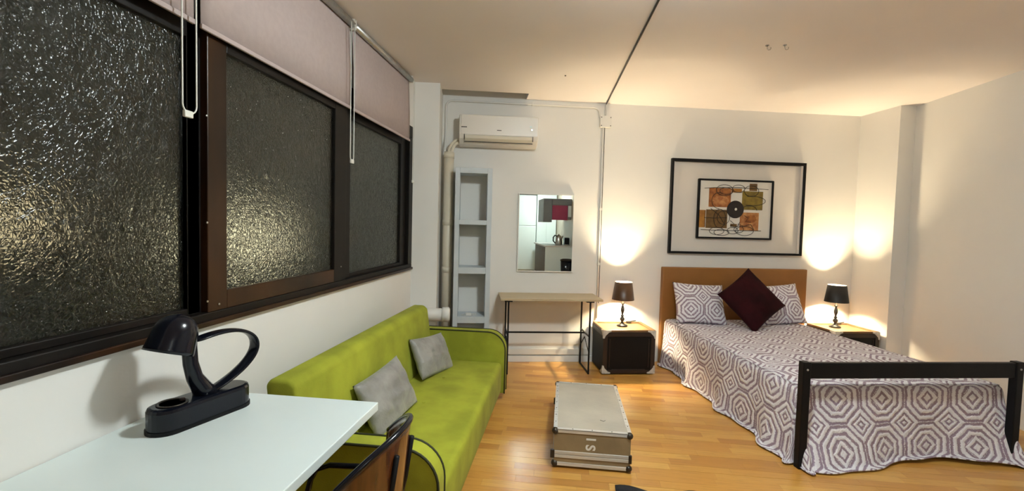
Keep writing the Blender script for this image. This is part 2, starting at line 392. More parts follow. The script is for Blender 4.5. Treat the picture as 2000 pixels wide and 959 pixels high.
# ------------------------------------------------------------------ roller blinds
BX = -1.325
def blind(y0, y1, label, chain_pts, clip):
    t = thing('roller_blind', label, 'blind', (BX, (y0 + y1) / 2, 2.6), group='roller blinds over the long window')
    h = (y1 - y0) / 2
    obj('roller_tube', tube([(0, -h - .005, -.035), (0, h + .005, -.035)], .020, 16), 'alu', t, smooth=True)
    bm = bmesh.new(); nv = 24
    for i in range(nv + 1):
        yy = -h + 2 * h * i / nv; wob = .003 * math.sin(i * 1.3)
        for z, x in ((-.032, -.0205), (-.06, -.019), (-.3, -.008 + wob), (-.535, -.006 + wob)): bm.verts.new((x, yy, z))
    bm.verts.ensure_lookup_table()
    for i in range(nv):
        for k in range(3): a = i * 4 + k; bm.faces.new([bm.verts[j] for j in (a, a + 1, a + 5, a + 4)])
    o = obj('fabric', bm, 'blind', t, smooth=True); md = o.modifiers.new('thick', 'SOLIDIFY'); md.thickness = .0015
    obj('hem_bar', box(-.012, 0, -h, h, -.548, -.53), 'blind', t, bevel=.003)
    for sg in (-1, 1): obj('bracket', box(-.03, .012, sg * (h + .009) - .002, sg * (h + .009) + .002, -.06, 0), 'plastic', t)
    if chain_pts:
        c = obj('bead_chain', tube([(p[0] - BX, p[1] - (y0 + y1) / 2, p[2] - 2.6) for p in chain_pts], .0028, 6), 'chain', t, smooth=True)
        obj('chain_clip', box(clip[0] - BX - .006, clip[0] - BX + .006, clip[1] - (y0 + y1) / 2 - .018, clip[1] - (y0 + y1) / 2 + .018, clip[2] - 2.6 - .012, clip[2] - 2.6 + .012), 'chain', c, bevel=.003)
def loop(y0, y1, zt, zb, x):
    r = (y1 - y0) / 2; p = [(x, y0, zt), (x, y0, zb + r)]
    p += [(x, (y0 + y1) / 2 - r * math.cos(R(a)), zb + r - r * math.sin(R(a))) for a in range(20, 180, 20)]
    return p + [(x, y1, zb + r), (x, y1, zt)]
blind(.30, 1.525, 'nearest roller blind above the largest window pane, thick chain at its end', loop(1.435, 1.495, 2.555, 1.725, -1.297), (-1.297, 1.458, 1.722))
blind(1.555, 2.725, 'middle roller blind of the three above the window', loop(2.655, 2.70, 2.55, 1.735, -1.297), (-1.297, 2.68, 1.73))
blind(2.765, 3.80, 'farthest roller blind, ending beside the white pillar', loop(3.785, 3.81, 2.55, 1.72, -1.297), (-1.297, 3.80, 1.715))

# ------------------------------------------------------------------ courtyard seen through the glass
tag(obj('wall_courtyard', box(-4.3, -4.1, -2, 9, -.2, 4.2), 'dirt'), 'dark stained courtyard wall beyond the window', kind='structure')
tag(obj('floor_courtyard', box(-4.3, -1.53, -2, 9, -.3, -.02), 'ground'), 'dark courtyard paving outside', kind='structure')
def globe(x, y, z, r, label, m_):
    t = thing('garden_lamp', label, 'lamp', (x, y, -.02))
    obj('post', tube([(0, 0, 0), (0, 0, z - r + .02)], .025, 10), 'black', t, smooth=True)
    g = obj('globe', lathe([(r * math.sin(R(a)) + .0005, z - r * math.cos(R(a)) + .02) for a in range(4, 180, 8)], 24), m_, t, smooth=True)
globe(-2.35, 1.60, 1.30, .13, 'warm globe lamp behind the nearest window pane', 'globe')
globe(-2.25, 2.90, 1.22, .15, 'warm globe lamp behind the middle window pane', 'globe_pale')
def shrub(x, y, h, r, n, m, label):
    rnd = random.Random(int(x * 100 + y * 31)); t = thing('shrub', label, 'shrub', (x, y, -.02))
    obj('stem', tube([(0, 0, 0), (.01, .01, h * .6)], [.02, .012], 8), 'black', t)
    bm = bmesh.new()
    for i in range(n):
        d = Vector((rnd.gauss(0, 1), rnd.gauss(0, 1), rnd.gauss(0, 1))).normalized() * r * rnd.uniform(.5, 1)
        c = Vector((0, 0, h)) + Vector((d.x, d.y, d.z * 1.1)); q = Vector((rnd.uniform(-1, 1), rnd.uniform(-1, 1), rnd.uniform(-.6, .4))).normalized()
        u = q.orthogonal().normalized(); l = .09
        vs = [bm.verts.new(c + v) for v in (-q * l * .2, u * l * .35 + q * l * .3, q * l, -u * l * .35 + q * l * .3)]
        bm.faces.new(vs)
    tag(obj('foliage', bm, m, t), kind='stuff')
shrub(-1.95, 1.43, 1.08, .17, 420, 'leaf', 'small dark round shrub behind the nearest window pane')
shrub(-2.9, 4.7, 1.6, .4, 500, 'leaf', 'tall dark shrub behind the middle window pane')
shrub(-3.3, 1.6, 2.4, .6, 700, 'leaf2', 'olive shrub high behind the nearest window pane')
shrub(-2.3, 5.75, 1.3, .3, 420, 'leaf', 'dark shrub behind the farthest window pane')

# ================================================================== FURNITURE
# ---------------- bed
bed = wthing('bed', 'double bed with caramel headboard and black footboard rail', 'bed', 1.69, 0, 0)
bs = lambda s: s - 1.69
obj('headboard', box(bs(1.0), bs(2.55), -.065, -.005, 0, .985), 'headboard', bed, bevel=.008)
obj('mattress', box(bs(1.045), bs(2.345), -1.985, -.07, .2, .445), 'white', bed, bevel=.04)
obj('bed_base', box(bs(1.06), bs(2.33), -1.97, -.07, .1, .2), 'black', bed, bevel=.01)
for s_ in (1.0, 2.36):
    p = obj('foot_post', box(bs(s_) - .024, bs(s_) + .024, -2.105, -2.06, 0, .628), 'black', bed, bevel=.005)
    b_ = lathe([(.006, 0), (.006, .003), (.002, .005)], 10); bmesh.ops.rotate(b_, verts=b_.verts, matrix=Matrix.Rotation(R(90), 3, 'X'))
    bmesh.ops.translate(b_, verts=b_.verts, vec=(bs(s_), -2.105, .585)); obj('bolt', b_, 'alu', p)
obj('foot_rail', box(bs(1.024), bs(2.336), -2.098, -2.066, .53, .622), 'black', bed, bevel=.005)
for s_ in (1.12, 2.28):
    for o_ in (.2, 1.85): obj('bed_leg', box(bs(s_) - .025, bs(s_) + .025, -o_ - .025, -o_ + .025, 0, .1), 'black', bed)

# ---------------- quilt draped over it
qS0, qS1, qO0, qO1, qZ = 1.035, 2.355, .10, 2.0, .455
def quilt():
    bm = bmesh.new(); uvl = bm.loops.layers.uv.new('UVMap')
    Wq, Lq, Ld = qS1 - qS0, qO1 - qO0, .50
    def axis(n_top, L_, lo, hi, nd):
        a = [-(Ld) * (1 - i / nd) for i in range(nd)] if lo else []
        a += [L_ * i / n_top for i in range(n_top + 1)]
        if hi: a += [L_ + Ld * (i + 1) / nd for i in range(nd)]
        return a
    A = axis(52, Wq, True, True, 26); Bx = axis(74, Lq, False, True, 26)
    def prof(d):
        r = .035
        if d < r * 1.57:
            t_ = d / r; return r * math.sin(t_), r * (1 - math.cos(t_))
        e = d - r * 1.57; return r, r + e
    def P(a, b):
        da = max(0, -a, a - Wq); db = max(0, b - Lq); sg = -1 if a < 0 else 1
        s0 = min(max(a, 0), Wq); o0 = min(b, Lq)
        wob = noise.noise(Vector((a * 3.1, b * 3.1, 0))) * .010 + noise.noise(Vector((a * 9, b * 9, 3))) * .004
        if da == 0 and db == 0:
            ed = min(s0, Wq - s0, Lq - o0)
            return (qS0 + s0, qO0 + o0, qZ + wob * min(1, ed / .06 + .2))
        d = max(da, db); k = min(1, d / .48)
        x, dz = prof(d)
        if db == 0:
            lean = .012 + .030 * (o0 / Lq)
            fl_ = x - .025 + lean * k + (.026 * math.sin(o0 * 11 + 1) + .014 * math.sin(o0 * 23)) * k * k + wob * k
            ds, do = sg * fl_, 0
        elif da == 0:
            f_ = s0 / Wq
            fl_ = x - .025 + (.075 + .055 * math.cos(f_ * 6.283 - .7)) * k ** 1.6 + (.010 * math.sin(s0 * 19) + wob) * k
            ds, do = 0, fl_
        else:
            ph = math.degrees(math.atan2(db, da)); u = ph / 90
            base_a = .042 + (.026 * math.sin(1.9 * 11 + 1) + .014 * math.sin(1.9 * 23)) * k * k
            base_b = .075 + .055 * math.cos(-.7 if sg < 0 else -.7)
            base = x - .025 + (base_a * (1 - u) + base_b * u) * k ** 1.4
            pinch = math.exp(-((ph - 52) / 15) ** 2) if sg < 0 else 0; bulge = math.exp(-((ph - 18) / 14) ** 2) * .3 + math.exp(-((ph - 80) / 10) ** 2) * .35
            fl_ = base * (1 + bulge * k + (.55 * math.sin(R(2 * ph)) * k if sg > 0 else 0)) - pinch * min(base, .055) * (1.0 if sg < 0 else .6)
            ds, do = sg * fl_ * math.cos(R(ph)), fl_ * math.sin(R(ph))
        z = qZ - dz
        if z < .010:
            ex = .010 - z; z = .010 + .004 * abs(wob) * 50
            n_ = math.hypot(ds, do) or 1; ds += ds / n_ * ex * .8; do += do / n_ * ex * .8
        if da == 0 and db > 0:    # hem lifts a little in the middle of the foot end
            z += .02 * max(0, math.sin((s0 / Wq - .35) * 4.2)) * k ** 3 if .35 < s0 / Wq < 1 else 0
        return (qS0 + s0 + ds, qO0 + o0 + do, z)
    g = [[bm.verts.new((P(a, b)[0] - 1.69, -P(a, b)[1], P(a, b)[2])) for b in Bx] for a in A]
    for i in range(len(A) - 1):
        for j in range(len(Bx) - 1):
            f = bm.faces.new((g[i][j], g[i][j + 1], g[i + 1][j + 1], g[i + 1][j]))
            for l, (ii, jj) in zip(f.loops, ((i, j), (i, j + 1), (i + 1, j + 1), (i + 1, j))):
                l[uvl].uv = (A[ii] / .285 - .27, Bx[jj] / .285 + .88)
    bmesh.ops.recalc_face_normals(bm, faces=bm.faces[:])
    o = obj('quilt', bm, 'quilt', None, smooth=True)
    md = o.modifiers.new('thick', 'SOLIDIFY'); md.thickness = .006; md.offset = -1
    return o
q = quilt(); q.location = BW(1.69, 0, 0); q.rotation_euler = (0, 0, AL)
tag(q, 'white and mauve patterned quilt hanging over the bed to the floor', 'quilt')

# ---------------- pillows and cushions
def cushion(name, w_, h_, th, m, puff=.42, seed=0, wr=.006, n=26, uvs=.285):
    bm = bmesh.new(); uvl = bm.loops.layers.uv.new('UVMap'); sides = []
    for sg in (-1, 1):
        g = []
        for i in range(n + 1):
            rowv = []
            for j in range(n + 1):
                u, v = -1 + 2 * i / n, -1 + 2 * j / n
                e = max(0, (1 - u * u) * (1 - v * v)) ** puff
                pin = 1 - .07 * (1 - abs(u)) * (abs(v) ** 3) if abs(v) > abs(u) else 1 - .07 * (1 - abs(v)) * (abs(u) ** 3)
                wz = noise.noise(Vector((u * 2.5 + seed, v * 2.5, sg))) * wr * 2 + noise.noise(Vector((u * 7 + seed, v * 5, sg))) * wr
                rowv.append(((u * w_ / 2) * (1 - .06 * (1 - v * v)) * 1.03, sg * (th / 2 * e + (wz * e)), (v * h_ / 2) * (1 - .06 * (1 - u * u)) * 1.03))
            g.append(rowv)
        sides.append(g)
    V = [[[None] * (n + 1) for _ in range(n + 1)] for _ in range(2)]
    for k in range(2):
        for i in range(n + 1):
            for j in range(n + 1):
                edge = i in (0, n) or j in (0, n)
                if edge and k == 1: V[1][i][j] = V[0][i][j]; continue
                V[k][i][j] = bm.verts.new(sides[k][i][j])
    for k in range(2):
        for i in range(n):
            for j in range(n):
                q_ = [(i, j), (i + 1, j), (i + 1, j + 1), (i, j + 1)]
                f = bm.faces.new([V[k][a][b] for a, b in q_])
                for l, (a, b) in zip(f.loops, q_): l[uvl].uv = (a / n * w_ / uvs, b / n * h_ / uvs)
    bmesh.ops.recalc_face_normals(bm, faces=bm.faces[:])
    return obj(name, bm, m, None, smooth=True)
def place(o, loc, rx=0, ry=0, rz=0, base=0.0):      # tilt about x, roll in its own plane about y, then turn about z
    o.matrix_world = Matrix.Translation(loc) @ Matrix.Rotation(base + rz, 4, 'Z') @ Matrix.Rotation(rx, 4, 'X') @ Matrix.Rotation(ry, 4, 'Y')
p = cushion('pillow', .50, .40, .15, 'quilt', seed=1, uvs=.25); place(p, BW(1.31, .235, .645), R(-24), R(3), 0, AL)
tag(p, 'patterned pillow nearer the brown-shaded lamp', 'pillow', 'patterned pillows against the headboard')
p = cushion('pillow', .50, .40, .15, 'quilt', seed=5, uvs=.25); place(p, BW(2.12, .235, .645), R(-24), R(-4), 0, AL)
tag(p, 'patterned pillow nearer the black-shaded lamp', 'pillow', 'patterned pillows against the headboard')
p = cushion('cushion', .455, .455, .16, 'burgundy', seed=9, wr=.004); place(p, BW(1.705, .45, .722), R(-28), R(54), 0, AL)
tag(p, 'dark burgundy square cushion standing on its corner on the bed', 'cushion')

# ---------------- sofa
sofa = thing('sofa', 'lime green button-tufted sofa under the window', 'sofa', (-.88, 2.6, 0))
def rounded(x0, x1, y0, y1, z0, z1, r, nm, m, par, cuts=0):
    bm = box(x0, x1, y0, y1, z0, z1); o = obj(nm, bm, m, par, smooth=True)
    b = o.modifiers.new('bevel', 'BEVEL'); b.width = r; b.segments = 4; b.limit_method = 'NONE'
    return o
SX = lambda x: x + .88
SY = lambda y: y - 2.6
rounded(SX(-1.10), SX(-.455), SY(1.705), SY(3.495), .07, .31, .035, 'seat', 'green', sofa)
# inclined backrest
bm = bmesh.new()
prof = [(-.985, .20), (-1.055, .70), (-1.085, .725), (-1.165, .725), (-1.185, .70), (-1.13, .20)]
for yy in (1.705, 3.495):
    for x_, z_ in prof: bm.verts.new((SX(x_), SY(yy), z_))
bm.verts.ensure_lookup_table(); V_ = bm.verts; n_ = len(prof)
bm.faces.new([V_[i] for i in range(n_)]); bm.faces.new([V_[n_ + i] for i in range(n_)][::-1])
for i in range(n_): bm.faces.new((V_[i], V_[n_ + i], V_[n_ + (i + 1) % n_], V_[(i + 1) % n_]))
bmesh.ops.recalc_face_normals(bm, faces=bm.faces[:])
bk = obj('backrest', bm, 'green', sofa, smooth=True); b = bk.modifiers.new('bevel', 'BEVEL'); b.width = .022; b.segments = 3; b.limit_method = 'NONE'
def arm_profile(x0, x1, z0, z1, r):
    return [(x0, z0), (x1, z0)] + [(x1 - r + r * math.cos(R(a)), z1 - r + r * math.sin(R(a))) for a in range(0, 91, 10)] + [(x0, z1)]
for ya, yb in ((1.61, 1.70), (3.50, 3.60)):
    pr = arm_profile(SX(-1.13), SX(-.435), .06, .535, .14)
    bm = bmesh.new(); a = [bm.verts.new((x, SY(ya), z)) for x, z in pr]; c = [bm.verts.new((x, SY(yb), z)) for x, z in pr]
    bm.faces.new(a); bm.faces.new(c[::-1])
    for i in range(len(pr)): bm.faces.new((a[i], c[i], c[(i + 1) % len(pr)], a[(i + 1) % len(pr)]))
    bmesh.ops.recalc_face_normals(bm, faces=bm.faces[:])
    ar = obj('armrest', bm, 'green', sofa, bevel=.006)
    for yy in (ya + .002, yb - .002):
        obj('piping', tube([(x, SY(yy), z) for x, z in pr[1:]], .0055, 8), 'piping', ar, smooth=True)
for yy in (2.0, 2.6, 3.05):
    for x_ in (-.80,):
        b_ = lathe([(.011, 0), (.009, .003), (.002, .0045)], 12); bmesh.ops.translate(b_, verts=b_.verts, vec=(SX(x_), SY(yy), .309)); obj('button', b_, 'green', sofa, smooth=True)
    b_ = lathe([(.011, 0), (.009, .003), (.002, .0045)], 12); bmesh.ops.rotate(b_, verts=b_.verts, matrix=Matrix.Rotation(R(82), 3, 'Y'))
    bmesh.ops.translate(b_, verts=b_.verts, vec=(SX(-1.023), SY(yy), .475)); obj('button', b_, 'green', sofa, smooth=True)
for yy in (1.70, 3.5):
    for x_ in (-1.05, -.52): obj('leg', tube([(SX(x_), SY(yy), .075), (SX(x_), SY(yy), 0)], [.022, .014], 10), 'black', sofa)
c1 = cushion('cushion', .45, .29, .13, 'greycush', seed=21, wr=.008); place(c1, (-.925, 2.36, .437), R(-26), R(-4), R(82))
tag(c1, 'shiny grey cushion on the sofa half behind the desk corner', 'cushion', 'grey cushions on the green sofa')
c2 = cushion('cushion', .42, .275, .12, 'greycush', seed=33, wr=.008); place(c2, (-.915, 3.16, .432), R(-26), R(6), R(78))
tag(c2, 'shiny grey cushion on the sofa beside its far armrest', 'cushion', 'grey cushions on the green sofa')

# ---------------- coffee trunk
tr = thing('travel_trunk', 'low tan flight trunk with aluminium edges used as coffee table', 'trunk', (.185, 2.975, 0))
tw, tl, th_ = .435, .80, .222
obj('body', box(-tw / 2 + .004, tw / 2 - .004, -tl / 2 + .004, tl / 2 - .004, .012, th_ - .003), 'trunk_side', tr)
obj('lid_panel', box(-tw / 2 + .018, tw / 2 - .018, -tl / 2 + .018, tl / 2 - .018, th_ - .004, th_ + .001), 'trunk_top', tr)
def band(z0, z1, nm):
    bm = bmesh.new(); d = .0035
    for (a, b_, c_, d_) in ((-tw / 2, tw / 2, -tl / 2, -tl / 2 + d + .003), (-tw / 2, tw / 2, tl / 2 - d - .003, tl / 2)): box(a, b_, c_, d_, z0, z1, bm)
    for (a, b_) in ((-tw / 2, -tw / 2 + d + .003), (tw / 2 - d - .003, tw / 2)): box(a, b_, -tl / 2, tl / 2, z0, z1, bm)
    return obj(nm, bm, 'trunk_metal', tr, bevel=.0015)
band(.014, .034, 'bottom_edging'); band(.060, .078, 'lid_joint_edging'); band(.081, .099, 'lid_joint_edging'); band(th_ - .018, th_ + .003, 'top_edging')
for (a, b_, c_, d_) in ((-tw / 2, -tw / 2 + .022, -tl / 2, tl / 2), (tw / 2 - .022, tw / 2, -tl / 2, tl / 2), (-tw / 2, tw / 2, -tl / 2, -tl / 2 + .022), (-tw / 2, tw / 2, tl / 2 - .022, tl / 2)):
    e = obj('lid_edging', box(a, b_, c_, d_, th_ - .001, th_ + .0035), 'trunk_metal', tr)
    L_ = max(b_ - a, d_ - c_); k = int(L_ / .09)
    for i in range(1, k):
        x_ = a + (b_ - a) * (i / k if b_ - a > .1 else .5); y_ = c_ + (d_ - c_) * (i / k if d_ - c_ > .1 else .5)
        r_ = lathe([(.0035, 0), (.003, .002), (.001, .0025)], 8); bmesh.ops.translate(r_, verts=r_.verts, vec=(x_, y_, th_ + .003)); obj('rivet', r_, 'corner_dark', e)
for sx in (-1, 1):
    for sy_ in (-1, 1):
        for z_ in (.024, th_ - .012):
            bm = bmesh.new(); bmesh.ops.create_icosphere(bm, subdivisions=2, radius=.02)
            bmesh.ops.translate(bm, verts=bm.verts, vec=(sx * (tw / 2 - .011), sy_ * (tl / 2 - .011), z_)); obj('corner_cap', bm, 'corner_dark', tr, smooth=True)
        obj('joint_cap', box(sx * tw / 2 - .014, sx * tw / 2 + .004 * sx + (.014 if sx < 0 else 0), sy_ * tl / 2 - (.014 if sy_ > 0 else .003), sy_ * tl / 2 + (.003 if sy_ > 0 else .014),   .056, .103), 'corner_dark', tr, bevel=.003)
for sx in (-1, 1):
    for sy_ in (-.8, .8): obj('foot', box(sx * .17 - .02, sx * .17 + .02, sy_ * .42 - .02, sy_ * .42 + .02, 0, .013), 'black', tr)
for txt, x_, z_ in (('1', -.008, .176), ('S', -.010, .128)):
    bm = text_bm(txt, .074, .0008); bmesh.ops.rotate(bm, verts=bm.verts, matrix=Matrix.Rotation(R(-90), 3, 'Z'))
    bmesh.ops.rotate(bm, verts=bm.verts, matrix=Matrix.Rotation(R(90), 3, 'X')); bmesh.ops.translate(bm, verts=bm.verts, vec=(x_, -tl / 2 + .0035, z_))
    obj('stencil_letter', bm, 'white', tr)
obj('lid_scuff', tube([(.055, -.235, th_ + .002), (.075, -.25, th_ + .002), (.085, -.235, th_ + .002)], .0012, 5), 'corner_dark', tr)

# ---------------- bedside trunks
def nightstand(s0, s1, label):
    t = wthing('bedside_trunk', label, 'trunk', (s0 + s1) / 2, .225, 0, group='black trunks used as bedside tables')
    hw, dp, h = (s1 - s0) / 2, .195, .405
    obj('body', box(-hw + .004, hw - .004, -dp + .004, dp - .004, 0.012, h), 'night_body', t, bevel=.006)
    for sx in (-1, 1):
        for sy_ in (-1, 1): obj('glide', box(sx * (hw - .04) - .015, sx * (hw - .04) + .015, sy_ * (dp - .04) - .015, sy_ * (dp - .04) + .015, 0, .013), 'black', t)
    obj('top_board', box(-hw + .03, hw - .03, -dp + .03, dp - .03, h - .002, h + .006), 'night_top', t)
    for (a, b_, c_, d_) in ((-hw, -hw + .034, -dp, dp), (hw - .034, hw, -dp, dp), (-hw + .034, hw - .034, -dp, -dp + .034), (-hw + .034, hw - .034, dp - .034, dp)):
        obj('top_rim', box(a, b_, c_, d_, h - .004, h + .016), 'night_top', t, bevel=.004)
    # leather edge straps on the front and sides
    obj('front_strap', box(-hw, hw, -dp, -dp + .005, h - .045, h - .004), 'night_strap', t, bevel=.002)
    obj('front_strap', box(-hw, hw, -dp, -dp + .005, .012, .045), 'night_strap', t, bevel=.002)
    for sx in (-1, 1):
        obj('front_strap', box(min(sx * hw, sx * (hw - .04)), max(sx * hw, sx * (hw - .04)), -dp, -dp + .005, .045, h - .045), 'night_strap', t, bevel=.002)
        obj('side_strap', box(sx * hw - .003, sx * hw + .003, -dp, dp, h - .045, h - .004), 'night_strap', t)
        obj('front_batten', tube([(sx * (hw - .062), -dp + .002, .07), (sx * (hw - .062), -dp + .002, h - .07)], .004, 8), 'night_strap', t)
    obj('front_batten', tube([(-hw + .09, -dp + .002, .05), (hw - .09, -dp + .002, .05)], .003, 8), 'night_strap', t)
    # pressed metal corner plates with clipped inner edge
    for sx in (-1, 1):
        for z_, sz in ((.012, 1), (h + .012, -1)):
            k = .075
            poly = [(0, 0), (k, 0), (k, .012), (.052, .02), (.02, .052), (.012, k), (0, k)]
            bm = bmesh.new(); f = [bm.verts.new((sx * (hw + .002) - sx * p_[0], -dp - .004, z_ + sz * p_[1])) for p_ in poly]; bk_ = [bm.verts.new((v.co.x, -dp + .001, v.co.z)) for v in f]
            bm.faces.new(f); bm.faces.new(bk_[::-1])
            for i in range(7): bm.faces.new((f[i], f[(i + 1) % 7], bk_[(i + 1) % 7], bk_[i]))
            f = [bm.verts.new((sx * (hw + .004), -dp - .002 + p_[0], z_ + sz * p_[1])) for p_ in poly]; bk_ = [bm.verts.new((sx * (hw - .001), v.co.y, v.co.z)) for v in f]
            bm.faces.new(f); bm.faces.new(bk_[::-1])
            for i in range(7): bm.faces.new((f[i], f[(i + 1) % 7], bk_[(i + 1) % 7], bk_[i]))
            bmesh.ops.recalc_face_normals(bm, faces=bm.faces[:])
            cpl = obj('corner_plate', bm, 'corner_silver', t)
            for p_ in ((.012, .055), (.055, .012), (.016, .016)):
                r_ = lathe([(.004, 0), (.003, .002), (.001, .003)], 8); bmesh.ops.rotate(r_, verts=r_.verts, matrix=Matrix.Rotation(R(90), 3, 'X'))
                bmesh.ops.translate(r_, verts=r_.verts, vec=(sx * (hw + .002) - sx * p_[0], -dp - .004, z_ + sz * p_[1])); obj('rivet', r_, 'corner_silver', cpl)
    obj('latch', box(hw - .16, hw - .12, dp - .06, dp - .02, h + .012, h + .026), 'corner_dark', t, bevel=.003)
    obj('latch', tube([(hw - .17, dp - .05, h + .022), (hw - .06, dp - .02, h + .028)], .005, 8), 'corner_dark', t)
nightstand(.302, .80, 'black bedside trunk with silver corners beside the narrow table')
nightstand(2.60, 3.06, 'black bedside trunk in the room corner, mostly hidden behind the bed')

# ---------------- bedside lamps
def lamp(s, o, shade, label):
    t = wthing('table_lamp', label, 'lamp', s, o, .4115, group='bedside table lamps')
    pr = [(.052, 0), (.054, .008), (.05, .016), (.036, .022), (.022, .028), (.013, .038), (.012, .05), (.021, .062), (.024, .072), (.018, .085), (.009, .093), (.016, .1), (.016, .106),
          (.008, .113), (.009, .125), (.017, .15), (.019, .165), (.015, .185), (.008, .205), (.008, .212), (.016, .22), (.017, .225), (.007, .232), (.006, .262)]
    obj('base', lathe(pr, 28), 'pewter', t, smooth=True)
    so_ = bmesh.new(); z0, z1, r0, r1 = .262, .435, .107, .082
    sh = obj('lamp_shade', lathe([(r0, z0), (r1, z1), (r1 - .0015, z1), (r0 - .0015, z0), (r0, z0)], 48, cap=False), shade, t, smooth=False)
    for p_ in sh.data.polygons: p_.use_smooth = abs(p_.normal.z) < .9
    so_.free()
    ln = obj('shade_lining', lathe([(r0 - .0025, z0 + .002), (r1 - .0025, z1 - .002)], 48, cap=False), 'shade_in', sh, smooth=True)
    sp_ = bmesh.new()
    for a in (0, 120, 240): tube([(0, 0, z0 + .03), ((r1 + .012) * math.cos(R(a)), (r1 + .012) * math.sin(R(a)), z0 + .06)], .0016, 5, sp_)
    obj('shade_spider', sp_, 'pewter', sh)
    obj('bulb_holder', lathe([(.014, .262), (.014, .30)], 14), 'black', t, smooth=True)
    obj('bulb', lathe([(.010, .30), (.018, .318), (.024, .338), (.022, .356), (.012, .37), (.001, .374)], 18), 'bulb', t, smooth=True)
    ld = bpy.data.lights.new('lamp_light', 'POINT'); ld.energy = LAMP_LIGHT; ld.color = (1, .80, .50); ld.shadow_soft_size = .026
    lo = bpy.data.objects.new('lamp_light', ld); COL.objects.link(lo); lo.parent = t; lo.location = (0, 0, .34)
lamp(.545, .21, 'shade_brown', 'small table lamp with brown shade, beside the narrow table')
lamp(2.775, .20, 'shade_black', 'small table lamp with black shade, in the room corner')

# ---------------- narrow trestle table
tb = wthing('console_table', 'narrow pale-topped table on black metal trestles below the mirror', 'table', -.185, .22, 0)
obj('table_top', box(-.475, .475, -.195, .185, .682, .702), 'table_top', tb, bevel=.002)
for sx, x_ in ((-1, -.40), (1, .36)):
    tre = obj('trestle', box(x_ - .035, x_ + .035, -.185, .17, .67, .682), 'black', tb)
    for y_ in (-.175, .155): obj('leg', box(x_ - .007, x_ + .007, y_ - .007, y_ + .007, .012, .67), 'black', tre)
    obj('foot_bar', box(x_ - .007, x_ + .007, -.182, .162, 0, .012), 'black', tre)
    obj('cross_bar', box(x_ - .006, x_ + .006, -.168, .148, .345, .357), 'black', tre)
    obj('brace', tube([(x_, -.168, .20), (x_, 0.0, .31), (x_, .148, .20)], .005, 8), 'black', tre)
obj('stretcher', box(-.393, .353, -.012, .0, .344, .358), 'black', tb)

# ---------------- mirror
mr = wthing('wall_mirror', 'frameless wall mirror reflecting a kitchen', 'mirror', -.2025, 0, .91)
obj('backing', box(-.280, .280, -.018, -.001, 0, .775), 'plastic', mr)
obj('mirror_glass', box(-.272, .272, -.0215, -.0185, .008, .767), 'mirror', mr)
for (a, b_, c_, d_) in ((-.281, -.270, 0, .775), (.270, .281, 0, .775), (-.27, .27, 0, .010), (-.27, .27, .765, .775)):
    obj('bevelled_edge', box(a, b_, -.024, -.018, c_, d_), 'white', mr, bevel=.002)

# ---------------- tall shelf
sh = wthing('shelf_unit', 'tall narrow pale blue-grey open shelf beside the pillar', 'shelf', -.925, .15, 0)
for sx in (-1, 1): obj('side_panel', box(min(sx * .17, sx * .126), max(sx * .17, sx * .126), -.13, .13, 0, 1.885), 'shelf', sh, bevel=.003)
for z0, z1 in ((1.835, 1.885), (1.362, 1.405), (.907, .965), (.445, .505), (.04, .09)):
    obj('shelf_board', box(-.126, .126, -.128, .13, z0, z1), 'shelf', sh, bevel=.002)
ad = wthing('phone_charger', 'small white plug charger with cable lying on the tall shelf', 'charger', -.945, .15, .505)
obj('plug', box(-.03, .02, -.06, -.03, 0, .022), 'white', ad, bevel=.004)
obj('cable', tube([(.02, -.045, .006), (.05, -.05, .004), (.075, -.02, .004), (.05, .01, .004), (.0, .0, .004), (-.05, -.015, .004), (-.07, -.05, .004), (-.04, -.08, .004), (.03, -.09, .004)], .0025, 6), 'white', ad, smooth=True)

# ---------------- air conditioner
ac = wthing('air_conditioner', 'white split air conditioner high on the back wall', 'air conditioner', -.70, 0, 2.115)
bm = bmesh.new(); pr = [(0, 0), (.06, -.005), (.13, .01), (.185, .05), (.20, .085), (.195, .27), (.17, .277), (0, .277)]
for x_ in (-.372, .372):
    for y_, z_ in pr: bm.verts.new((x_, -y_, z_))
bm.verts.ensure_lookup_table(); n_ = len(pr)
bm.faces.new([bm.verts[i] for i in range(n_)]); bm.faces.new([bm.verts[n_ + i] for i in range(n_)][::-1])
for i in range(n_): bm.faces.new((bm.verts[i], bm.verts[n_ + i], bm.verts[n_ + (i + 1) % n_], bm.verts[(i + 1) % n_]))
bmesh.ops.recalc_face_normals(bm, faces=bm.faces[:]); obj('casing', bm, 'plastic', ac, bevel=.008)
obj('front_panel', box(-.355, .368, -.2035, -.195, .088, .268), 'plastic', ac, bevel=.003)
bm = bmesh.new(); pf = [(.2015, .083), (.197, .058), (.168, .033)]
for x_ in (-.318, .315):
    for y_, z_ in pf + [(p_[0] + .006, p_[1] - .004) for p_ in pf[::-1]]: bm.verts.new((x_, -y_, z_))
bm.verts.ensure_lookup_table()
bm.faces.new([bm.verts[i] for i in range(6)]); bm.faces.new([bm.verts[6 + i] for i in range(6)][::-1])
for i in range(6): bm.faces.new((bm.verts[i], bm.verts[6 + i], bm.verts[6 + (i + 1) % 6], bm.verts[(i + 1) % 6]))
bmesh.ops.recalc_face_normals(bm, faces=bm.faces[:]); fp = obj('air_flap', bm, 'cream', ac)
obj('flap_gap', box(-.324, .321, -.176, -.172, .022, .028), 'black', fp)
for x_ in (-.323, .320): obj('flap_gap', box(x_ - .0022, x_ + .0022, -.2045, -.185, .040, .088), 'black', fp)
obj('brand_mark', box(-.352, -.300, -.2045, -.2030, .150, .158), 'corner_dark', ac)
obj('brand_mark', box(-.02, .022, -.2045, -.2030, .130, .137), 'corner_dark', ac)
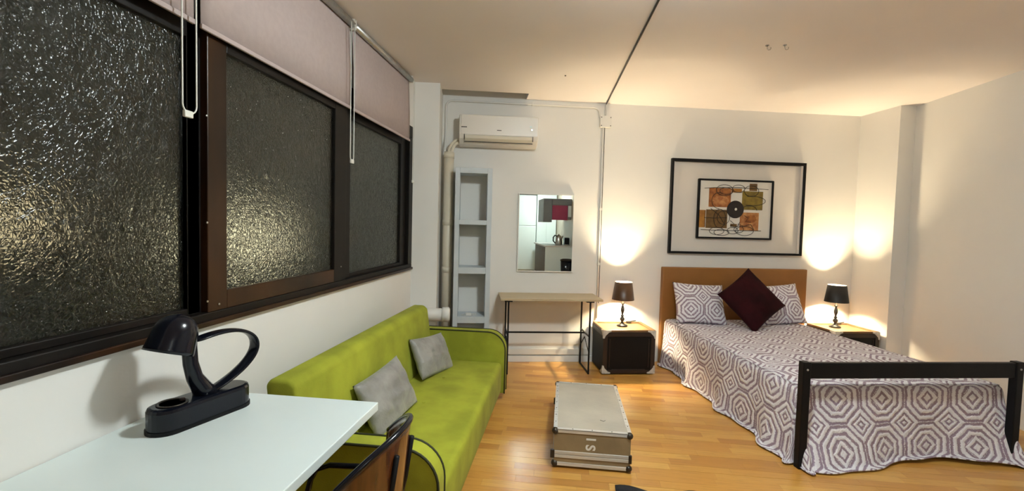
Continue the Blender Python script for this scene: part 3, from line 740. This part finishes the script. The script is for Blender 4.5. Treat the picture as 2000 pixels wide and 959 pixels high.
for x_, z_, m_ in ((.298, .178, 'laminate'), (.308, .150, 'steel')):
    b_ = lathe([(.011, 0), (.011, .002), (.008, .003)], 16); bmesh.ops.rotate(b_, verts=b_.verts, matrix=Matrix.Rotation(R(90), 3, 'X'))
    bmesh.ops.translate(b_, verts=b_.verts, vec=(x_, -.2035, z_)); obj('indicator', b_, m_, ac)
# refrigerant hoses into the riser
for k, (dz, r_) in enumerate(((.05, .014), (.02, .016))):
    obj('hose', tube([(-.37, -.10, dz), (-.40, -.10, dz - .005), (-.435 + .01 * k, -.10, dz - .035), (-.462 + .022 * k, -.10, dz - .08), (-.47 + .022 * k, -.10, -.075)], r_, 10), 'cream', ac, smooth=True)

# riser pipe and drain pipe
rp_ = wthing('riser_pipe', 'vertical cream pipe between pillar and tall shelf', 'pipe', -1.165, .10, 0)
obj('pipe', tube([(0, 0, .03), (0, 0, 2.045)], .047, 20), 'cream', rp_, smooth=True)
for z_ in (1.985, 1.35, .90): obj('pipe_collar', tube([(0, 0, z_), (0, 0, z_ + .055)], .0505, 20), 'cream', rp_, smooth=True)
dp_ = wthing('drain_pipe', 'fat white drain pipe stub at the pillar behind the sofa', 'pipe', -1.24, .46, .56)
obj('pipe', tube([(-.16, 0, 0), (.085, 0, 0)], .056, 20), 'white', dp_, smooth=True)
obj('end_cap', tube([(.06, 0, 0), (.118, 0, 0), (.128, 0, 0)], [.066, .066, .052], 20), 'white', dp_, smooth=True)
obj('wall_bracket', box(-.012, .012, .03, .07, -.02, .02), 'white', dp_)
sb = wthing('socket_box', 'small white surface socket under the drain pipe', 'socket', -1.275, .393, .37)
obj('socket_case', box(-.045, .045, -.045, 0, 0, .075), 'white', sb, bevel=.005)
obj('socket_face', box(-.034, .034, -.049, -.044, .012, .063), 'plastic', sb, bevel=.002)

# ---------------- conduit, junction box, ceiling cable
cdt = wthing('cable_conduit', 'thin painted conduit along wall top and down beside the left lamp', 'conduit', 0, 0, 0)
zt = 2.553
pts = [(-1.205, -.10, 2.05), (-1.205, -.06, 2.12), (-1.205, -.016, 2.2), (-1.205, -.016, zt - .06)] + [(-1.145 - .06 * math.cos(R(a)), -.016, zt - .06 + .06 * math.sin(R(a))) for a in (20, 45, 70, 90)] + [(.24, -.016, zt)] + \
      [(.245 + .06 * math.sin(R(a)), -.016, zt - .06 + .06 * math.cos(R(a))) for a in (20, 45, 70, 90)] + [(.305, -.016, 2.46)]
obj('top_run', tube(pts, .0085, 8), 'wall', cdt, smooth=True)
obj('down_run', tube([(.345, -.013, 2.375), (.345, -.013, .45)], .0085, 8), 'wall', cdt, smooth=True)
obj('thin_cable', tube([(.362, -.008, 2.375), (.360, -.008, .60)], .003, 6), 'corner_dark', cdt, smooth=True)
obj('riser_to_ceiling', tube([(.365, -.013, 2.46), (.365, -.013, 2.575), (.365, -.03, 2.588)], .0085, 8), 'wall', cdt, smooth=True)
for x_, z_ in ((-.37, zt), (.345, 1.55), (.345, 1.0)):
    obj('clip', box(x_ - .012, x_ + .012, -.026, 0, z_ - .012, z_ + .012) if z_ < 2.5 else box(x_ - .006, x_ + .006, -.027, 0, z_ - .013, z_ + .013), 'wall', cdt, bevel=.002)
jb = wthing('junction_box', 'small square junction box near the ceiling on the back wall', 'junction box', .362, 0, 2.36)
obj('box_body', box(-.055, .055, -.045, 0, 0, .105), 'white', jb, bevel=.004)
obj('box_lid', box(-.058, .058, -.052, -.044, -.003, .108), 'white', jb, bevel=.003)
for sx in (-1, 1):
    for z_ in (.012, .093):
        b_ = lathe([(.005, 0), (.005, .002), (.001, .003)], 8); bmesh.ops.rotate(b_, verts=b_.verts, matrix=Matrix.Rotation(R(90), 3, 'X'))
        bmesh.ops.translate(b_, verts=b_.verts, vec=(sx * .046, -.052, z_)); obj('screw', b_, 'corner_dark', jb)
a0 = BW(.365, .03, 2.590); a1 = Vector((.475, 2.15, 2.590))
cc = obj('ceiling_cable', tube([Vector((0, 0, 0)), (a1 - a0) * .5, a1 - a0], .0065, 8), 'corner_dark', None, smooth=True); cc.location = a0
tag(cc, 'dark cable running along the ceiling from the junction box', 'cable')
def hook(x, y, label):
    t = thing('ceiling_hook', label, 'hook', (x, y, HC), group='hooks in the ceiling')
    obj('plate', lathe([(.012, -.004), (.012, 0)], 14), 'steel', t)
    obj('hook_wire', tube([(0, 0, -.003), (0, 0, -.02)] + [(.012 - .012 * math.cos(R(a)), 0, -.02 - .012 * math.sin(R(a))) for a in range(0, 211, 30)], .0022, 8), 'steel', t, smooth=True)
hook(1.285, 3.27, 'small wire ceiling hook nearer the cable'); hook(1.395, 3.27, 'small wire ceiling hook farther from the cable')
ss = obj('ceiling_screw', lathe([(.006, -.006), (.006, 0)], 10), 'corner_dark'); ss.location = (-.04, 3.84, HC); tag(ss, 'tiny dark screw in the ceiling above the mirror', 'screw')

# ---------------- picture in a frame
pic = wthing('framed_picture', 'abstract ochre and brown picture inside a large empty black frame', 'picture', 1.776, 0, 1.605)
hw, hh = .717, .48
for (a, b_, c_, d_) in ((-hw, -hw + .022, -hh, hh), (hw - .026, hw, -hh, hh), (-hw + .022, hw - .026, hh - .03, hh), (-hw + .022, hw - .026, -hh, -hh + .022)):
    obj('outer_frame', box(a, b_, -.045, -.003, c_, d_), 'black', pic, bevel=.002)
obj('mat_board', box(-hw + .02, hw - .02, -.012, -.003, -hh + .02, hh - .028), 'mat_board', pic)
for (a, b_) in ((-hw + .022, -hw + .034), (hw - .048, hw - .026)): obj('inner_slip', box(a, b_, -.034, -.012, -hh + .022, hh - .03), 'mat_board', pic)
ax0, ax1, az0, az1 = 1.352 - 1.776, 2.148 - 1.776, 1.287 - 1.605, 1.887 - 1.605
art_o = obj('art_panel', box(ax0, ax1, -.03, -.012, az0, az1), 'paper', pic)
fr = .014
for (a, b_, c_, d_) in ((ax0 - .004, ax0 + fr, az0, az1), (ax1 - fr, ax1 + .004, az0, az1), (ax0, ax1, az1 - fr, az1 + .004), (ax0, ax1, az0 - .004, az0 + fr)):
    obj('inner_frame', box(a, b_, -.042, -.012, c_, d_), 'black', pic, bevel=.001)
U = lambda x: ax0 + fr + (x - 45) / 1040 * (ax1 - ax0 - 2 * fr)
Vv = lambda y: az1 - fr - (y - 60) / 830 * (az1 - az0 - 2 * fr)
def patch(x0, x1, y0, y1, m_, dep=.0315): obj('colour_patch', box(U(x0), U(x1), -dep, -.0295, Vv(y1), Vv(y0)), A_[m_], art_o)
patch(178, 495, 165, 445, 'orange'); patch(660, 962, 200, 475, 'olive'); patch(46, 140, 495, 752, 'ochre'); patch(148, 455, 485, 758, 'brown'); patch(640, 915, 515, 780, 'peach'); patch(760, 872, 85, 192, 'brown')
patch(500, 650, 165, 225, 'ochre', .031); patch(505, 600, 690, 730, 'brown', .031)
def blob(cx, cy_, rx, ry, m_, d0):
    bm = bmesh.new(); k = 26; top = [bm.verts.new((U(cx + rx * (1 + .13 * math.sin(3 * i)) * math.cos(i * 2 * math.pi / k)), -d0, Vv(cy_ + ry * (1 + .13 * math.cos(2.3 * i)) * math.sin(i * 2 * math.pi / k)))) for i in range(k)]
    bot = [bm.verts.new((v.co.x, -.0295, v.co.z)) for v in top]; bm.faces.new(top)
    for i in range(k): bm.faces.new((top[i], bot[i], bot[(i + 1) % k], top[(i + 1) % k]))
    bmesh.ops.recalc_face_normals(bm, faces=bm.faces[:]); obj('colour_blob', bm, A_[m_], art_o)
blob(355, 350, 115, 75, 'peach', .0322); blob(800, 610, 80, 60, 'orange', .0322)
dsc = lathe([(.090, 0), (.090, .004), (.02, .005), (.001, .005)], 40); bmesh.ops.rotate(dsc, verts=dsc.verts, matrix=Matrix.Rotation(R(90), 3, 'X'))
bmesh.ops.translate(dsc, verts=dsc.verts, vec=(U(565), -.0325, Vv(475))); obj('black_disc', dsc, A_['ink'], art_o)
dsc = lathe([(.014, 0), (.012, .002), (.001, .003)], 20); bmesh.ops.rotate(dsc, verts=dsc.verts, matrix=Matrix.Rotation(R(90), 3, 'X'))
bmesh.ops.translate(dsc, verts=dsc.verts, vec=(U(570), -.0373, Vv(472))); obj('white_dot', dsc, 'paper', art_o)
def ink(pts): obj('ink_line', tube([(U(x_), -.0335, Vv(y_)) for x_, y_ in pts], .0026, 5), A_['ink'], art_o)
def ell(cx, cy_, rx, ry, a0=0, a1=360): ink([(cx + rx * math.cos(R(a)), cy_ + ry * math.sin(R(a))) for a in range(a0, a1 + 1, 15)])
for e_ in ((400, 195, 122, 82), (600, 165, 90, 55), (790, 195, 105, 80), (420, 205, 90, 50), (345, 615, 85, 140), (400, 600, 90, 100), (310, 800, 105, 55), (540, 790, 80, 48), (715, 790, 130, 68), (380, 820, 110, 45), (630, 770, 70, 50)): ell(*e_)
ell(800, 340, 200, 70, -110, 120); ell(330, 350, 110, 120, 90, 290); ell(770, 480, 110, 65, 180, 360)
ink([(110, 172), (300, 158), (600, 150), (1035, 165)]); ink([(80, 785), (400, 790), (955, 783)]); ink([(120, 605), (260, 610), (450, 600)]); ink([(135, 740), (130, 500)]); ink([(210, 470), (330, 560), (430, 720)])
ink([(610, 690), (700, 720), (800, 690), (850, 770)]); ink([(500, 640), (560, 690), (500, 720), (600, 740), (640, 660)]); ink([(700, 560), (760, 600), (720, 650), (800, 660)])

# ---------------- desk and the lamp-like stand on it
dk = thing('desk', 'white laminate desk under the nearest window pane', 'desk', (-1.01, .98, 0))
obj('desk_top', box(-.345, .348, -.66, .617, .679, .710), 'laminate', dk, bevel=.003)
for x_ in (-.28, .18):
    for y_ in (-.58, .26): obj('leg', box(x_ - .018, x_ + .018, y_ - .018, y_ + .018, 0, .679), 'black', dk)
for x_ in (-.28, .18): obj('apron', box(x_ - .012, x_ + .012, -.562, .242, .64, .679), 'black', dk)
st = thing('desk_lamp', 'glossy black retro desk lamp with looped arm on the white desk', 'lamp', (-1.178, 1.372, .710), R(-16))
bm = bmesh.new(); k = 12; pr = []
for cy_, a0 in ((.105, 0), (-.105, 180)): pr += [(.054 * math.cos(R(a0 + 180 * i / k)), cy_ + .054 * math.sin(R(a0 + 180 * i / k))) for i in range(k + 1)]
obj('base', prism(pr, 0, .078), 'blackgloss', st, bevel=.012)
obj('base_skirt', prism([(x_ * 1.04, y_ * 1.02) for x_, y_ in pr], 0, .012), 'black', st)
b_ = lathe([(.042, .0785), (.042, .081), (.036, .081), (.034, .0785)], 30); bmesh.ops.translate(b_, verts=b_.verts, vec=(0, -.09, 0)); obj('dimmer_ring', b_, 'corner_dark', st, smooth=True)
obj('button', lathe([(.008, .078), (.008, .084), (.005, .086)], 14), 'night_strap', st).location = (0, -.06, 0)
# tapering stem, rising forward to the head
obj('stem', tube([(0, .015, .07), (0, .0, .10), (0, -.022, .14), (0, -.034, .19), (0, -.038, .245), (0, -.04, .275)], [.036, .029, .024, .022, .022, .024], 16), 'blackgloss', st, smooth=True)
# flat loop from head round to the base
lp = [(-.03, .258), (.02, .268), (.07, .272), (.12, .268), (.165, .252), (.192, .226), (.198, .195), (.186, .165), (.155, .135), (.11, .108), (.065, .09), (.03, .078)]
bm = bmesh.new(); ring = []
for i, (y_, z_) in enumerate(lp):
    t_ = Vector((0, lp[min(i + 1, 11)][0] - lp[max(i - 1, 0)][0], lp[min(i + 1, 11)][1] - lp[max(i - 1, 0)][1])).normalized(); nrm = Vector((0, -t_.z, t_.y)); wd = .027
    ring.append([bm.verts.new(Vector((sx * wd, y_, z_)) + nrm * sn * .0075) for sx, sn in ((-1, -1), (1, -1), (1, 1), (-1, 1))])
for a, c_ in zip(ring, ring[1:]):
    for k in range(4): bm.faces.new((a[k], a[(k + 1) % 4], c_[(k + 1) % 4], c_[k]))
bm.faces.new(ring[0]); bm.faces.new(ring[-1][::-1]); bmesh.ops.recalc_face_normals(bm, faces=bm.faces[:])
lo_ = obj('loop_arm', bm, 'blackgloss', st, smooth=True, sub=2)
# bowl head, open towards the window side
prf = [(r_ * .77, z_ * .86) for r_, z_ in ((.002, .078), (.028, .074), (.052, .062), (.070, .042), (.079, .015), (.083, -.02), (.087, -.048), (.089, -.062), (.085, -.062), (.079, -.02), (.074, .014), (.05, .054), (.002, .070))]
def head_place(bm):
    bmesh.ops.rotate(bm, verts=bm.verts, matrix=Matrix.Rotation(R(-20), 3, 'X')); bmesh.ops.translate(bm, verts=bm.verts, vec=(0, -.082, .290)); return bm
hdo = obj('lamp_head', head_place(lathe(prf, 40, cap=False)), 'blackgloss', st, smooth=True)
obj('bulb', head_place(lathe([(.001, .05), (.012, .045), (.02, .015), (.016, -.012), (.001, -.02)], 16)), 'white', hdo, smooth=True)

# ---------------- chair at the desk
ch = thing('desk_chair', 'brown moulded plywood chair with black tube arms at the desk', 'chair', (-.655, 1.235, 0))
def shell(th0, th1, zf0, zf1, rf, m_, nm, n1=28, n2=14):
    bm = bmesh.new(); g = []
    for i in range(n1 + 1):
        a = th0 + (th1 - th0) * i / n1; row_ = []
        for j in range(n2 + 1):
            t_ = j / n2; z_ = zf0(a) + (zf1(a) - zf0(a)) * t_; r_ = rf(a, z_)
            row_.append(bm.verts.new((r_ * math.cos(R(a)), r_ * math.sin(R(a)), z_)))
        g.append(row_)
    for i in range(n1):
        for j in range(n2): bm.faces.new((g[i][j], g[i + 1][j], g[i + 1][j + 1], g[i][j + 1]))
    o = obj(nm, bm, m_, ch, smooth=True); md = o.modifiers.new('thick', 'SOLIDIFY'); md.thickness = .012; return o
ztop = lambda a: .80 - .11 * (abs(a) / 62) ** 2.2
shell(-62, 62, lambda a: .47, ztop, lambda a, z_: .195 + .10 * (z_ - .45), 'plywood', 'backrest')
rim = [((.195 + .10 * (ztop(a) - .45) - .004) * math.cos(R(a)), (.195 + .10 * (ztop(a) - .45) - .004) * math.sin(R(a)), ztop(a)) for a in range(-62, 63, 4)]
obj('back_rim', tube(rim, .009, 8), 'blackgloss', ch, smooth=True)
obj('seat', prism([(.20 * math.cos(R(a)), .21 * math.sin(R(a))) if -90 <= a <= 90 else (.24 * math.cos(R(a)), .20 * math.sin(R(a))) for a in range(-170, 181, 10)], .445, .465), 'plywood', ch, bevel=.006)
for sy_ in (-1, 1):
    obj('arm_tube', tube([(.10, sy_ * .205, .535), (0, sy_ * .225, .54), (-.12, sy_ * .225, .535), (-.165, sy_ * .22, .52), (-.18, sy_ * .21, .49), (-.18, sy_ * .19, .455)], .010, 8), 'blackgloss', ch, smooth=True)
    obj('back_post', tube([(.165, sy_ * .06, .44), (.205, sy_ * .06, .62), (.222, sy_ * .06, .74)], .008, 8), 'black', ch, smooth=True)
    for x_ in (-.15, .15): obj('leg', tube([(x_, sy_ * .15, .45), (x_ * 1.35, sy_ * .19, 0)], .011, 8), 'black', ch, smooth=True)

# ---------------- dark cloth on the floor at the bottom edge of the picture
bm = bmesh.new(); nx, ny = 40, 16; g = []
for i in range(nx + 1):
    r_ = []
    for j in range(ny + 1):
        x_, y_ = .30 + 1.0 * i / nx, 1.6 + j / ny * (.80 + .02 * math.sin(i * .42 + 1.1))
        r_.append(bm.verts.new((x_ - .8, y_ - 2.0, .014 + .01 * (math.sin(i * .5) * math.sin(j * .9) + 1) * .5)))
    g.append(r_)
for i in range(nx):
    for j in range(ny): bm.faces.new((g[i][j], g[i + 1][j], g[i + 1][j + 1], g[i][j + 1]))
rg = obj('rug', bm, 'rug', None, smooth=True); rg.location = (.8, 2.0, 0); md = rg.modifiers.new('thick', 'SOLIDIFY'); md.thickness = .012; md.offset = -1
tag(rg, 'charcoal rug with a wavy edge at the bottom of the view', 'rug')

# ================================================================== LAMP OUT OF VIEW, ADDED KITCHEN LIGHT AND THE KITCHEN THE MIRROR SHOWS
cl = thing('ceiling_lamp', 'round opal ceiling lamp above the coffee trunk', 'lamp', (.50, 1.68, HC))
obj('rose', lathe([(.12, -.02), (.12, 0)], 32), 'white', cl, smooth=True)
obj('opal_dome', lathe([(.125, -.02), (.13, -.05), (.12, -.085), (.085, -.115), (.04, -.128), (.001, -.13)], 32), 'ceil_lamp', cl, smooth=True)
kl = wthing('kitchen_fill_light', 'unseen square light added to brighten the kitchen corner', 'lamp', 1.0, 7.7, HC)  # added light out of view, brightens the mirrored kitchen
obj('lamp_tray', box(-.22, .22, -.22, .22, -.03, 0), 'white', kl)
obj('diffuser', box(-.2, .2, -.2, .2, -.045, -.03), 'kit_fill', kl)

tag(obj('wall_kitchen_partition', prism([B2(1.56, 6.2), B2(1.62, 6.2), B2(1.62, 9.6), B2(1.56, 9.6)], 0, HC), 'tile'), 'beige kitchen wall seen in the mirror', kind='structure')
kc = wthing('kitchen_cabinet', 'base cabinet with white end panel and dark wood fronts seen in the mirror', 'cabinet', 1.22, 6.75, 0)
obj('end_panel', box(-.335, .335, 0, -.02, 0.0, .845), 'kit_white', kc)
obj('carcass', box(-.31, .335, -2.0, -.02, .08, .845), 'kit_white', kc)
for i in range(4):
    d_ = obj('door', box(-.335, -.31, -.03 - .45 * i - .44, -.03 - .45 * i, .09, .84), 'kit_wood', kc, bevel=.003)
    obj('handle', tube([(-.345, -.03 - .45 * i - .06, .72), (-.345, -.03 - .45 * i - .06, .80)], .005, 8), 'steel', d_)
wt = wthing('kitchen_worktop', 'pale worktop with dark hob seen in the mirror', 'worktop', 1.22, 6.75, .845)
obj('worktop_slab', box(-.35, .337, -2.02, .012, 0, .035), 'kit_top', wt, bevel=.003)
obj('hob', box(-.28, .2, -1.3, -.8, .035, .039), 'sink_dark', wt, bevel=.002)
up_ = wthing('wall_cabinet', 'grey wall cabinet with magenta end panel seen in the mirror', 'cabinet', 1.22, 6.95, 1.50)
obj('cabinet_body', box(-.16, .335, -.9, 0, .03, .40), 'kit_grey', up_)
obj('side_door', box(-.375, -.16, -.9, .01, -.04, .55), 'kit_grey', up_, bevel=.004)
obj('top_board', box(-.16, .335, -.9, .015, .40, .55), 'kit_grey', up_, bevel=.004)
obj('magenta_panel', box(-.155, .235, .0, .008, .02, .385), 'kit_magenta', up_)
obj('lit_wall_strip', box(.25, .33, -.3, .008, .1, .38), 'laminate', up_)  # white box standing in for a strip of lit tile wall, not a lamp
kt = wthing('electric_kettle', 'steel kettle with black handle seen in the mirror', 'kettle', 1.27, 7.05, .880)
obj('kettle_body', lathe([(.085, 0), (.09, .02), (.088, .08), (.075, .18), (.06, .24), (.02, .26), (.012, .28), (.001, .285)], 28), 'steel', kt, smooth=True)
obj('handle', tube([(-.06, 0, .235), (-.10, 0, .25), (-.14, 0, .20), (-.14, 0, .11), (-.085, 0, .05)], .016, 10), 'black', kt, smooth=True)
obj('spout', tube([(.06, 0, .18), (.11, 0, .235)], [.03, .014], 10), 'steel', kt, smooth=True)
cm = wthing('coffee_machine', 'small black coffee machine beside the kettle in the mirror', 'coffee machine', 1.45, 7.0, .880)
obj('machine_body', box(-.055, .075, -.11, .08, 0, .2), 'blackgloss', cm, bevel=.02)
obj('drip_tray', box(-.05, .07, .08, .13, 0, .03), 'steel', cm, bevel=.004)
obj('brew_head', box(-.035, .05, .08, .12, .13, .19), 'blackgloss', cm, bevel=.01)
bn = wthing('waste_bin', 'black pedal bin beside the white kitchen panel in the mirror', 'bin', 1.29, 6.1, 0)
obj('bin_body', lathe([(.11, 0), (.13, .30), (.14, .56)], 28), 'blackgloss', bn, smooth=True)
obj('bin_lid', lathe([(.15, .56), (.15, .585), (.10, .605), (.001, .61)], 28), 'corner_dark', bn, smooth=True)
fg = wthing('fridge', 'tall white fridge seen at the left side of the mirror', 'fridge', .58, 9.25, 0)
obj('fridge_body', box(-.32, .36, -.3, .3, .03, 2.25), 'kit_white', fg, bevel=.01)
for z0, z1 in ((.06, 1.35), (1.36, 2.22)):
    d_ = obj('fridge_door', box(-.32, .36, .3, .33, z0, z1), 'kit_white', fg, bevel=.01)
    obj('handle', tube([(-.27, .35, z0 + .1 if z0 > 1 else z1 - .4), (-.27, .35, z0 + .4 if z0 > 1 else z1 - .1)], .01, 8), 'corner_dark', d_)
for sx in (-.28, .32):
    for y_ in (-.26, .26): obj('foot', box(sx - .02, sx + .02, y_ - .02, y_ + .02, 0, .03), 'black', fg)
tc_ = wthing('wall_stand_in', 'white cupboard shape standing in for the kitchen wall beside the fridge', 'cupboard', 1.25, 9.25, 0)  # added white block where a pale kitchen wall shows in the mirror
obj('cupboard_body', box(-.29, .29, -.3, .3, 0, 2.3), 'kit_white', tc_, bevel=.004)
for sx in (-1, 1): obj('cupboard_door', box(min(0, sx * .287) + .002, max(0, sx * .287) - .002, .3, .318, .05, 2.28), 'kit_white', tc_, bevel=.003)
